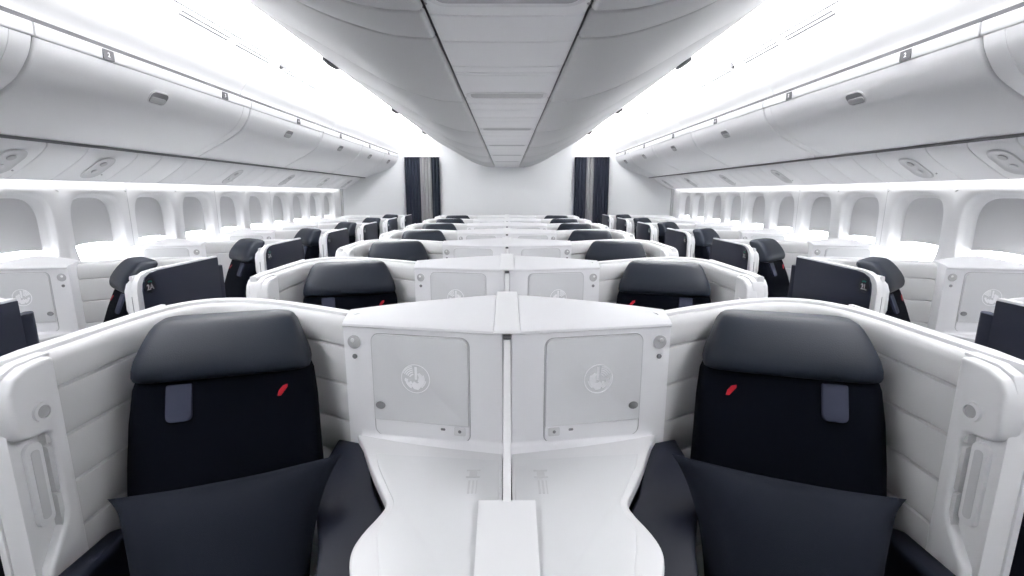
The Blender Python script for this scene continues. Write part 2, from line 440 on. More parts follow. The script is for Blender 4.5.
def make_seat(sgn, zone='c'):
    P = maker(sgn)
    ws = 0.72 if zone == 'w' else 0.955
    ANG = radians(40 if zone == 'w' else 17)
    st = root('airline_seat', (0, 0, 0))
    c0 = P(0.775 if zone == 'w' else 0.783, 1.285 if zone == 'w' else 1.248, 0)
    inn = V(-sgn * cos(ANG), sin(ANG), 0)          # towards the console side
    fwd = V(-sgn * sin(ANG), -cos(ANG), 0)         # towards the viewer / console
    hup = 0.015 if zone == 'w' else 0.0
    def Q(s, f, h): return V(c0.x, c0.y, EYE - h + hup) + inn * s + fwd * f
    def loft(name, secs, m, parent, n=4.0, seg=40, capd=0.0):
        bm = bmesh.new()
        rows = []
        for (h, s, f, hw, hd) in secs:
            rows.append(superring(Q(s, f - hd, h), inn, fwd, hw * ws, hd, n, seg))
        strip(bm, rows, close=True, cap=True)
        return finish(name, bm, m, parent, True)
    # headrest (top to bottom): h, s, front f, half width, half depth
    hd = [(0.3445, .0, -.105, .125, .015), (0.3455, .0, -.088, .155, .030), (0.349, .0, -.075, .172, .040), (0.356, 0, -.062, .184, .050), (0.370, 0, -.046, .195, .058), (0.39, 0, -.028, .205, .060),
          (0.415, 0, -.010, .216, .062), (0.44, 0, .004, .226, .064), (0.462, 0, .010, .232, .065), (0.480, 0, .010, .234, .065), (0.492, 0, .004, .232, .06), (0.498, 0, -.008, .226, .060), (0.500, 0, -.03, .20, .04)]
    head = loft('headrest', hd, 'head', st, 5.0)
    bk = [(0.470, 0, -.045, .215, .035), (0.49, 0, -.020, .228, .045), (0.52, 0, -.004, .238, .055), (0.60, 0, .030, .245, .065), (0.70, 0, .066, .248, .07), (0.80, 0, .098, .250, .085), (0.84, 0, .108, .215, .085), (0.92, 0, .125, .200, .09), (1.02, 0, .13, .195, .09), (1.045, 0, .10, .18, .07)]
    back = loft('backrest', bk, 'fabric', st, 6.0)
    def BF(s, h):
        # frame on the backrest front
        import bisect
        for a, b in zip(bk[:-1], bk[1:]):
            if a[0] <= h <= b[0]:
                t = (h - a[0]) / (b[0] - a[0]); f = a[2] + (b[2] - a[2]) * t
                sl = (b[2] - a[2]) / (b[0] - a[0]); break
        up = V(0, 0, 1) - fwd * sl
        right = up.cross(-(fwd)).normalized() * -1
        right = V(0, 0, 1).cross(fwd).normalized()
        return Frame(Q(s, f, h), right, up.normalized())
    # slate strap with rounded end, on the aisle side
    bf = BF(-0.112 * ws, 0.553)
    plate('strap', bf, rrect(0.062, 0.100, (0.006, 0.006, 0.016, 0.016)), -0.004, 0.009, 'tab', back, 0.003)
    bf = BF(0.155 * ws, 0.548)
    flats('red_accent', bf, [[(-0.014, -0.015), (-0.005, -0.015), (0.013, 0.008), (0.013, 0.016), (0.001, 0.013), (-0.010, 0.0)]], -0.002, 0.002, 'red', back)
    # cushion
    bm = bmesh.new(); rows = []
    for (h, hw, f0, f1) in ((1.075, .235, .10, .60), (1.062, .250, .085, .63), (1.075, .262, .07, .655), (1.10, .268, .06, .67), (1.16, .268, .06, .67), (1.20, .26, .07, .66)):
        pass
    for (h, k) in ((1.060, .86), (1.063, .93), (1.072, .975), (1.09, 1.0), (1.15, 1.0), (1.19, .985)):
        c = P(0.715, 0.90, h)
        rows.append(superring(c, V(1, 0, 0), V(0, 1, 0), .232 * k, .26 * k, 7.0, 40))
    strip(bm, rows, close=True, cap=True)
    finish('seat_cushion', bm, 'navy', st, True)
    bm = bmesh.new()
    rows = [superring(P(0.715, 0.93, h), V(1, 0, 0), V(0, 1, 0), .20, .20, 8.0, 32) for h in (1.19, 1.515)]
    strip(bm, rows, close=True, cap=True)
    finish('seat_base', bm, 'dgrey', st, True)
    return st

# ------------------------------------------------------------------ rows
def place(proto_root, loc):
    return loc
protos = {}
for sgn in (-1, 1):
    for zone in 'cw':
        protos[('pod', sgn, zone)] = make_pod(sgn, zone)
        protos[('seat', sgn, zone)] = make_seat(sgn, zone)
used = set()
def instance(kind, sgn, loc, zone='c'):
    key = (kind, sgn, zone)
    if key not in used:
        used.add(key); o = protos[key]; o.location = loc; return o
    return dup(protos[key], loc)

XW = 2.752     # console side of the window units
LET = {('c', -1): 'E', ('c', 1): 'F', ('w', -1): 'A', ('w', 1): 'L'}
def add_badge(pod, sgn, k, letter, off=0.0):
    P = maker(sgn)
    n = V(sgn, 0, 0); right = V(0, 0, 1).cross(n)
    fr = Frame(P(1.154 + off, 1.005, 0.392 + (0.016 if off else 0) + 0.01), right, (0, 0, 1))
    b = plate('seat_number_badge', fr, circle(0.032, 28), -0.0005, 0.0015, 'badge', pod, 0)
    text('badge_text', '%d%s' % (k + 1, letter), 0.036, Frame(fr.p(0, -0.007), fr.x, fr.y), 0.0018, 'white', b)
    flats('badge_arc', fr, [arcband(0.016, 0.023, 60 if sgn < 0 else 50, 130 if sgn < 0 else 120, 8)], 0.0015, 0.0022, 'green', b)

for k in range(NROWS):
    yo = RD + k * PITCH
    for side in (-1, 1):
        sn = 'left' if side < 0 else 'right'
        pod = instance('pod', side, (side * RU, yo, 0))
        tag(pod, 'white pod with dark aisle door, %s of the centre divider, %s' % (sn, rowname(k)), 'seat pod', 'white seat pods of the centre block')
        add_badge(pod, side, k, LET[('c', side)], -0.016)
        seat = instance('seat', side, (side * RU, yo, 0))
        tag(seat, 'navy reclined seat with red accent, %s of the centre divider, %s' % (sn, rowname(k)), 'seat', 'navy seats of the centre block')
        # window units mirror the centre ones
        wsg = -side
        wloc = (side * XW - side * RU, yo, 0)
        pod = instance('pod', wsg, wloc, 'w')
        tag(pod, 'white pod with dark aisle door, beside the %s windows, %s' % (sn, rowname(k)), 'seat pod', 'white seat pods along the windows')
        add_badge(pod, wsg, k, LET[('w', side)])
        if k > 0:
            seat = instance('seat', wsg, wloc, 'w')
            tag(seat, 'navy seat with slate headrest beside the %s windows, %s' % (sn, rowname(k)), 'seat', 'navy seats along the windows')

# centre divider for every row
def make_divider():
    r = root('centre_divider', (0, 0, 0))
    def P(x, D, h): return V(x, D - 1.0, EYE - h)
    bm = bmesh.new()
    sec = [(1.250, 0.384), (1.247, 0.372), (1.253, 0.363), (1.265, 0.3605), (1.40, 0.352), (1.58, 0.341), (1.672, 0.3405), (1.680, 0.348), (1.680, 0.3725), (1.250, 0.3725)]
    sec[0] = (1.248, 0.3725); sec[1] = (1.246, 0.370)
    prism(bm, [P(-0.036, d, h) for d, h in sec], [P(0.036, d, h) for d, h in sec])
    finish('ridge_cap', bm, 'shell', r, True, 0.004, 2, angle=25)
    bm = bmesh.new()
    sec = [(1.275, 0.376), (1.252, 0.382), (1.245, 0.392), (0.99, 0.705), (0.62, 0.74), (0.62, 1.45), (1.66, 1.45), (1.66, 0.40)]
    prism(bm, [P(-0.0095, d, h) for d, h in sec], [P(0.0095, d, h) for d, h in sec])
    finish('partition', bm, 'shell', r, True, 0.003, 2)
    bm = bmesh.new()
    sec = [(1.250, 0.374), (1.244, 0.374), (1.240, 0.382), (1.244, 0.386), (1.250, 0.386)]
    prism(bm, [P(-0.0105, d, h) for d, h in sec], [P(0.0105, d, h) for d, h in sec])
    finish('dark_notch', bm, 'back', r, False)
    bm = bmesh.new()
    top = [(-0.066, 1.0), (0.066, 1.0), (0.060, 0.62), (-0.060, 0.62)]
    bot = [P(x, d, 0.7165) for x, d in top]
    tp = [P(x, d, 0.700 if d > 0.9 else 0.7155) for x, d in top]
    prism(bm, bot, tp)
    finish('divider_box', bm, 'emblemw', r, True, 0.002, 2)
    return r
M['emblemw'] = mat('divider_top_white', (0.73, 0.73, 0.74), 0.35)
dv = make_divider()
for k in range(NROWS):
    o = dv if k == 0 else dup(dv)
    o.location = (0, 1.0 + k * PITCH, 0)
    tag(o, 'slim white divider and ridge cap between the paired consoles, %s' % rowname(k), 'divider', 'dividers down the middle of the cabin')

# ------------------------------------------------------------------ pillows
def make_pillow(sgn):
    TLc = V(sgn * 0.962, 1.035, EYE - 0.722); TRc = V(sgn * 0.425, 1.125, EYE - 0.655)
    ex = (TRc - TLc); w = ex.length; ex.normalize()
    dn = V(-sgn * 0.035, -0.40, -0.62); dn = (dn - ex * dn.dot(ex)).normalized()
    nrm = ex.cross(dn)
    if nrm.y > 0: nrm = -nrm
    Hh = 0.42
    o0 = (TLc + TRc) / 2
    base = V(sgn * 0.70, 1.0, EYE - 1.06)
    bm = bmesh.new()
    n = 30
    def pt(i, j, s):
        a = -1 + 2 * i / n; b = -1 + 2 * j / n
        # concave edges: corners stick out
        pin = 0.11
        ww = (w / 2) * (1 - pin * (1 - b * b) * abs(a) ** 1.5) * (1 - 0.33 * max(0, b + 1) / 2) * (1 - 0.07 * (1 - math.exp(-(b + 1) * 5)))
        hh = (Hh / 2) * (1 - 0.05 * (1 - a * a) * abs(b) ** 3)
        x = a * ww; y = Hh / 2 + b * hh
        ea = 1 - abs(a) ** 2.6; eb = 1 - abs(b) ** 2.6
        th = 0.105 * (max(ea, 0) ** 0.55) * (max(eb, 0) ** 0.55)
        wr = 0.0035 * sin(a * 9 + b * 4) * (1 - ea * eb) + 0.004 * sin(6 * a * b + 2 * b) * ea * eb
        flat = 1.0 if s > 0 else 0.45
        return o0 + ex * x + dn * y + nrm * (s * th * flat + wr + 0.004 * s) - base
    for s in (1, -1):
        vs = [[bm.verts.new(pt(i, j, s)) for j in range(n + 1)] for i in range(n + 1)]
        for i in range(n):
            for j in range(n):
                bm.faces.new((vs[i][j], vs[i + 1][j], vs[i + 1][j + 1], vs[i][j + 1]))
        if s == 1: A = vs
        else: B = vs
    border = lambda v: [v[i][0] for i in range(n)] + [v[n][j] for j in range(n)] + [v[i][n] for i in range(n, 0, -1)] + [v[0][j] for j in range(n, 0, -1)]
    ba, bb = border(A), border(B)
    for i in range(len(ba)):
        j = (i + 1) % len(ba)
        bm.faces.new((ba[i], ba[j], bb[j], bb[i]))
    o = finish('pillow', bm, 'pillow', None, True, loc=base)
    sn = 'left' if sgn < 0 else 'right'
    tag(o, 'dark navy pillow leaning on the front %s seat of the centre block' % sn, 'pillow', 'pillows on the front seats')
make_pillow(-1); make_pillow(1)

# ------------------------------------------------------------------ structure: floor, walls
def sheet(name, quads, m, parent=None, kind='structure'):
    bm = bmesh.new()
    for q in quads: bm.faces.new([bm.verts.new(p) for p in q])
    o = finish(name, bm, m, parent, False, recalc=False)
    if parent is None: tag(o, kind=kind)
    return o
def boxm(bm, a, b):
    x0, y0, z0 = a; x1, y1, z1 = b
    prism(bm, [V(x0, y0, z0), V(x1, y0, z0), V(x1, y1, z0), V(x0, y1, z0)], [V(x0, y0, z1), V(x1, y0, z1), V(x1, y1, z1), V(x0, y1, z1)])
def boxo(name, a, b, m, parent=None, bevel=0, kind='structure', loc=None):
    bm = bmesh.new(); boxm(bm, a, b)
    o = finish(name, bm, m, parent, bevel > 0, bevel, 2, loc)
    if parent is None and kind: tag(o, kind=kind)
    return o
XWALL = 2.83
boxo('floor', (-2.86, YFRONT - 0.1, -0.06), (2.86, YBACK + 0.1, 0.0), 'carpet')
boxo('wall_back', (-2.1, YBACK, 0), (2.1, YBACK + 0.05, EYE + 1.12), 'bulk')
boxo('wall_front', (-2.86, YFRONT - 0.05, 0), (2.86, YFRONT, EYE + 1.34), 'bulk')
WIN0, WP, NW = 2.81, 0.548, 10
ZT = EYE + 0.13; ZB = 0.0
ZC, HWR, HHR = EYE - 0.245, 0.212, 0.250      # window recess centre / half sizes
def sup(hw, hh, n, seg=48):
    r = []
    for i in range(seg):
        a = 2 * pi * (i + 0.5) / seg
        ca, sa = cos(a), sin(a)
        r.append((math.copysign(abs(ca) ** (2 / n), ca) * hw, math.copysign(abs(sa) ** (2 / n), sa) * hh))
    return r
def rectring(hw, h0, h1, ref):
    # project each ref direction on the rectangle outline
    r = []
    for (x, y) in ref:
        top = h1 if y > 0 else h0
        t = min(hw / abs(x) if abs(x) > 1e-6 else 1e9, top / abs(y) if abs(y) > 1e-6 else 1e9)
        r.append((x * t, y * t))
    return r
wn = 0
for side in (-1, 1):
    sn = 'left' if side < 0 else 'right'
    X = lambda d: side * (XWALL + d)
    bm = bmesh.new()
    def quad(pts): bm.faces.new([bm.verts.new(p) for p in pts])
    ref = sup(HWR, HHR, 3.6)
    ystart = WIN0 - WP / 2
    yend = WIN0 + (NW - 0.5) * WP
    seams = []
    for k in range(NW):
        yc = WIN0 + k * WP
        gl_, gr_ = 0.0, 0.0
        if k % 2 == 0: gl_ = 0.003
        else: gr_ = 0.003
        hw = WP / 2
        rr = rectring(hw, HHR + 0.03, HHR + 0.02, ref)
        rows = [[V(X(0), yc + x, ZC + y) for x, y in rr]]
        rows.append([V(X(0.002), yc + x * 1.03, ZC + y * 1.02) for x, y in ref])
        rows.append([V(X(0.008), yc + x, ZC + y) for x, y in ref])
        rows.append([V(X(0.03), yc + x * 0.95, ZC + y * 0.965) for x, y in ref])
        vs = strip(bm, rows, close=True)
        # corners of the rectangle
        cs = [(hw, HHR + 0.02), (-hw, HHR + 0.02), (-hw, -HHR - 0.03), (hw, -HHR - 0.03)]
        rv = vs[0]
        for cx, cy in cs:
            best = min(range(len(rr)), key=lambda i: (rr[i][0] - cx) ** 2 + (rr[i][1] - cy) ** 2)
            nb = best + 1 if (abs(abs(rr[best][0]) - hw) < 1e-4) != (abs(abs(rr[(best + 1) % 48][0]) - hw) < 1e-4) else best - 1
            bm.faces.new([rv[best], rv[nb % 48], bm.verts.new(V(X(0), yc + cx, ZC + cy))])
        # wall above and below the window
        a, b = yc - hw, yc + hw
        zt = ZC + HHR + 0.02
        quad([V(X(0), a, zt), V(X(0), b, zt), V(X(0.0), b, ZT + 0.08), V(X(0.0), a, ZT + 0.08)])
        zb = ZC - HHR - 0.03
        quad([V(X(0), a, zb), V(X(0), b, zb), V(X(0), b, 0), V(X(0), a, 0)])
    # plain ends
    quad([V(X(0), YFRONT, 0), V(X(0), ystart, 0), V(X(0), ystart, ZT + 0.08), V(X(0), YFRONT, ZT + 0.08)])
    quad([V(X(0), yend, 0), V(X(0), YBACK, 0), V(X(0), YBACK, ZT + 0.08), V(X(0), yend, ZT + 0.08)])
    quad([V(X(0), YFRONT, ZT + 0.08), V(X(0), YBACK, ZT + 0.08), V(X(0), YBACK, EYE + 1.34), V(X(0), YFRONT, EYE + 1.34)])
    w_ = finish('wall_' + sn, bm, 'wall', None, True, recalc=False)
    tag(w_, kind='structure')
    # dark backing behind the panel joints
    bm = bmesh.new()
    for k in range(0, NW + 1, 2):
        y = WIN0 + (k - 0.5) * WP
        x0, x1 = sorted((X(-0.0012), X(0.001)))
        boxm(bm, (x0, y - 0.0015, 0), (x1, y + 0.0015, ZT + 0.02))
    finish('panel_joint', bm, 'mgrey', w_, False)
    for k in range(NW):
        yc = WIN0 + k * WP
        wn += 1
        bm = bmesh.new()
        inner = sup(0.176, 0.226, 3.4)
        IC = ZC - 0.004
        rows = [[V(X(0.03), yc + x * 0.95, ZC + y * 0.965) for x, y in ref],
                [V(X(0.042), yc + x * 0.92, ZC + y * 0.95) for x, y in ref],
                [V(X(0.055), yc + (x * 0.86 + 0) * 0.5 + x2 * 0.5, (ZC + y * 0.90) * 0.5 + (IC + y2) * 0.5) for (x, y), (x2, y2) in zip(ref, inner)],
                [V(X(0.066), yc + x, IC + y) for x, y in inner],
                [V(X(0.11), yc + x * 0.97, IC + y * 0.98) for x, y in inner]]
        strip(bm, rows, close=True)
        w = finish('window_%d' % wn, bm, 'reveal', None, True, recalc=False)
        tag(w, kind='structure')
        bm = bmesh.new()
        pr = [V(X(0.108), yc + x * 0.98, IC + y * 0.99) for x, y in inner]
        bm.faces.new([bm.verts.new(p) for p in (pr if side < 0 else pr[::-1])])
        finish('window_pane', bm, 'glass', w, False, recalc=False)
        # shade pulled most of the way down, its lower rim slightly arched
        bm = bmesh.new()
        gap = 0.14
        zs0 = IC - 0.226 + gap
        rows = []
        for i in range(13):
            a = -1 + i / 6
            zl = zs0 - 0.012 * a * a
            y = yc + a * 0.174
            ztop = IC + 0.226
            rows.append([V(X(0.074), y, ztop), V(X(0.074), y, zl + 0.014), V(X(0.071), y, zl + 0.010), V(X(0.071), y, zl), V(X(0.079), y, zl), V(X(0.079), y, ztop)])
        strip(bm, rows, close=True, cap=True)
        finish('window_shade', bm, 'shade', w, True)

# rear corner closets: angled walls beside the last rows
for side in (-1, 1):
    bm = bmesh.new()
    pts = []
    for t in [i / 12 for i in range(13)]:
        x = 1.93 + (2.80 - 1.93) * t; y = YBACK - 0.03 - (YBACK - 8.33) * t - 0.05 * sin(pi * t)
        pts.append((side * x, y))
    rows = [[V(x, y, 0), V(x, y, EYE + 0.9), V(x, y + 0.03, EYE + 0.9), V(x, y + 0.03, 0)] for x, y in pts]
    strip(bm, rows, close=True, cap=True)
    o = finish('wall_rear_corner', bm, 'bulk', None, True); tag(o, kind='structure')
    o.name = 'wall_rear_left' if side < 0 else 'wall_rear_right'
    x0, x1 = sorted((side * 2.79, side * 2.826))
    o = boxo('trim_%d' % (1 if side < 0 else 2), (x0, 8.27, 0), (x1, 8.32, EYE + 0.10), 'mgrey')

# ------------------------------------------------------------------ ceiling
ceil = boxo('ceiling', (-2.86, YFRONT - 0.1, EYE + 1.30), (2.86, YBACK + 0.1, EYE + 1.35), 'lgrey')
def extr(name, prof, y0, y1, m, parent, th=0.01, bevel=0.0, gapround=0.006):
    """open cross-section (x,h up) extruded along the cabin, given thickness upward, rounded ends"""
    bm = bmesh.new()
    n = len(prof)
    def nrm(i):
        a = prof[max(i - 1, 0)]; b = prof[min(i + 1, n - 1)]
        tx, tz = b[0] - a[0], b[1] - a[1]; L = math.hypot(tx, tz)
        s = 1 if (b[0] > a[0]) else -1
        return (-tz / L * s, tx / L * s)
    N = [nrm(i) for i in range(n)]
    r = gapround
    ys = [(y0, r * 2.2), (y0 + r * 0.4, r), (y0 + r, r * 0.35), (y0 + r * 2, 0), (y1 - r * 2, 0), (y1 - r, r * 0.35), (y1 - r * 0.4, r), (y1, r * 2.2)]
    lo = [[V(p[0] + N[i][0] * d, y, EYE + p[1] + N[i][1] * d) for i, p in enumerate(prof)] for y, d in ys]
    t = th + r * 2.2
    hi = [[V(p[0] + N[i][0] * t, y, EYE + p[1] + N[i][1] * t) for i, p in enumerate(prof)] for y, d in ys]
    rows = [l + h[::-1] for l, h in zip(lo, hi)]
    strip(bm, rows, close=True, cap=True)
    return finish(name, bm, m, parent, True)
def cr(pts, n=4):
    # Catmull-Rom smoothing of an open polyline
    out = []
    P_ = [pts[0]] + list(pts) + [pts[-1]]
    for i in range(1, len(P_) - 2):
        p0, p1, p2, p3 = P_[i - 1], P_[i], P_[i + 1], P_[i + 2]
        for j in range(n):
            t = j / n
            out.append(tuple(0.5 * ((2 * b) + (-a + c) * t + (2 * a - 5 * b + 4 * c - d) * t * t + (-a + 3 * b - 3 * c + d) * t ** 3) for a, b, c, d in zip(p0, p1, p2, p3)))
    out.append(pts[-1]); return out
LOBE = cr([(0.233, 0.512), (0.239, 0.502), (0.265, 0.499), (0.40, 0.513), (0.61, 0.580), (0.80, 0.678), (0.99, 0.788), (1.18, 0.892), (1.33, 0.975), (1.40, 1.02)], 4)
seams = [YFRONT, 0.17, 1.465, 1.70, 2.80, 4.10, 5.40, 6.70, 8.00, YBACK - 0.01]
GAP = 0.007
for side in (-1, 1):
    for a, b in zip(seams[:-1], seams[1:]):
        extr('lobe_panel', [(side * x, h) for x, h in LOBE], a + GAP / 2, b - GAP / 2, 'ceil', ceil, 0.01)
bm = bmesh.new()
for side in (-1, 1):
    for (x, z), (x2, z2) in zip(LOBE[1:-1], LOBE[2:]):
        bm.faces.new([bm.verts.new(V(side * x, YFRONT, EYE + z + 0.034)), bm.verts.new(V(side * x, YBACK, EYE + z + 0.034)), bm.verts.new(V(side * x2, YBACK, EYE + z2 + 0.034)), bm.verts.new(V(side * x2, YFRONT, EYE + z2 + 0.034))])
boxm(bm, (-0.26, YFRONT, EYE + 0.535), (0.26, YBACK, EYE + 0.545))
finish('panel_backing', bm, 'dgrey', ceil, False, recalc=False)
# centre strip
cs = [YFRONT, 0.45, 1.20, 1.50, 1.74, 2.06, 2.155, 2.20, 2.86, 3.06, 3.36, 3.50, 4.15, 4.36, 4.64, 4.80, 5.42, 5.65, 5.95, 6.10, 6.70, 6.95, 7.25, 7.40, 8.00, 8.25, 8.55, 8.70, YBACK - 0.01]
for a, b in zip(cs[:-1], cs[1:]):
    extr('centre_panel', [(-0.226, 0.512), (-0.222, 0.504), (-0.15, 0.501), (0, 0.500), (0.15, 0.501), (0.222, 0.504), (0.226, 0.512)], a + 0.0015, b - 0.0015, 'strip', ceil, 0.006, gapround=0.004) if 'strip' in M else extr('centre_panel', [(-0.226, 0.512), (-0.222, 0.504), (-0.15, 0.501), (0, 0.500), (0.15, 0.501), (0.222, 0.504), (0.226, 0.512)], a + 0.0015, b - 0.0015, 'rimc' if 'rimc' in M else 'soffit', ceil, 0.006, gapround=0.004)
for i, y in enumerate((1.34, 2.62, 3.92, 5.20, 6.48, 7.76)):
    fr = Frame((0, y, EYE + 0.4995), (-1, 0, 0), (0, 1, 0))     # faces down
    v = root('ceiling_vent', fr.o, 'long pale slot vent in the middle ceiling strip, %s from the front' % ORD[i], 'vent', 'slot vents along the middle of the ceiling')
    fr0 = Frame((0, 0, 0), (-1, 0, 0), (0, 1, 0))
    bm = bmesh.new()
    rows = []
    for (sw, d) in ((0.0, 0.0), (0.008, 0.004), (0.016, 0.004)):
        rows.append([fr0.p(x, yy, d) for x, yy in rrect(0.42 - 2 * sw, 0.17 - 2 * sw, 0.06 - sw * 0.8)])
    rows.append([fr0.p(x, yy, 0.001) for x, yy in rrect(0.37, 0.115, 0.03)])
    strip(bm, rows, close=True)
    finish('vent_rim', bm, 'soffit', v, True, recalc=False)
    plate('vent_slot_shade', fr0, rrect(0.372, 0.117, 0.03), -0.0005, 0.0015, 'mgrey', v)  # flat plate; its grey stands in for the shade inside the slot
    for s in (-1, 1):
        plate('screw_cover', Frame((s * 0.218, 0.06, 0), (-1, 0, 0), (0, 1, 0)), circle(0.005, 10), 0.0, 0.002, 'mgrey', v)

# aisle ceiling either side: two long bright panels with a joint between them
for side in (-1, 1):
    sn = 'left' if side < 0 else 'right'
    A1 = cr([(1.02, 1.225), (1.25, 1.235), (1.45, 1.205), (1.63, 1.140), (1.795, 1.033)], 4)
    A2 = cr([(1.801, 1.028), (1.885, 0.945), (1.955, 0.845), (2.015, 0.775), (2.030, 0.742)], 3)
    for a, b in ((YFRONT, 0.0), (0.0, 1.9), (1.9, 3.86), (3.86, 5.8), (5.8, 7.7), (7.7, YBACK - 0.01)):
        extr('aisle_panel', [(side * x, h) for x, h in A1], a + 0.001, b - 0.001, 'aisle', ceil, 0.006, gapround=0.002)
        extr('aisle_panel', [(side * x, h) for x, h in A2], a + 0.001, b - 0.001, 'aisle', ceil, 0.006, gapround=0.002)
    bm = bmesh.new()
    boxm(bm, (side * 1.798 - 0.005, YFRONT, EYE + 1.0265), (side * 1.798 + 0.005, YBACK - 0.01, EYE + 1.037))
    finish('panel_joint', bm, 'back', ceil, False)
    # slim grilles in the outer panel
    sl = Vector((side * (1.885 - 1.801), 0, 0.945 - 1.028)).normalized()
    gy = [(2.90, 3.42), (3.47, 3.98), (4.17, 4.62), (4.68, 5.14), (5.24, 5.74), (5.80, 6.30)]
    for i, (a, b) in enumerate(gy):
        o0 = V(side * 1.829, (a + b) / 2, EYE + 1.0005)
        fr0 = Frame((0, 0, 0), sl, (0, 1, 0))
        if fr0.n.z > 0: fr0 = Frame((0, 0, 0), -sl, (0, 1, 0))
        gr = root('ceiling_grille', o0, 'slim pale air grille in the bright %s aisle ceiling, %s from the front' % (sn, ORD[i]), 'air grille', 'air grilles in the %s aisle ceiling' % sn)
        plate('grille_frame', fr0, rrect(0.052, b - a, 0.012), -0.002, 0.004, 'aisle', gr, 0.001)
        for q in (-0.011, 0.011):
            plate('grille_slot', Frame(fr0.p(q, 0), fr0.x, fr0.y), rrect(0.013, b - a - 0.04, 0.003, 3), 0.0035, 0.0046, 'back', gr)
    for i, y in enumerate((4.14, 6.5)):
        o = plate('ceiling_catch', Frame((0, 0, 0), -sl * 1 if side > 0 else sl, (0, 1, 0)), rrect(0.05, 0.07, 0.01), -0.004, 0.016, 'dgrey', None, 0.001, loc=(side * 1.798, y, EYE + 1.028))
        tag(o, 'small dark catch at the %s aisle ceiling joint, %s' % (sn, ('nearer one', 'farther one')[i]), 'ceiling catch', 'ceiling catches')
    for i, y in enumerate((1.75, 3.92, 6.05, 8.10)):
        bm = bmesh.new(); rows = []
        tdir = V(side * 0.17, 0, 0.085).normalized(); nd = V(side * 0.085, 0, -0.17).normalized()
        for (k_, r_) in ((0.0, 1.0), (0.014, 0.97), (0.022, 0.80), (0.026, 0.5)):
            rows.append([tdir * (0.036 * r_ * cos(2 * pi * t / 20)) + V(0, 0.16 * r_ * sin(2 * pi * t / 20), 0) + nd * k_ for t in range(20)])
        strip(bm, rows, close=True, cap=True)
        o = finish('ceiling_emergency_light', bm, 'dgrey', None, True, loc=(side * 1.345, y, EYE + 0.982))
        tag(o, 'dark oval emergency light on the %s edge of the centre ceiling, %s from the front' % (sn, ORD[i]), 'emergency light', 'emergency lights on the ceiling edges')

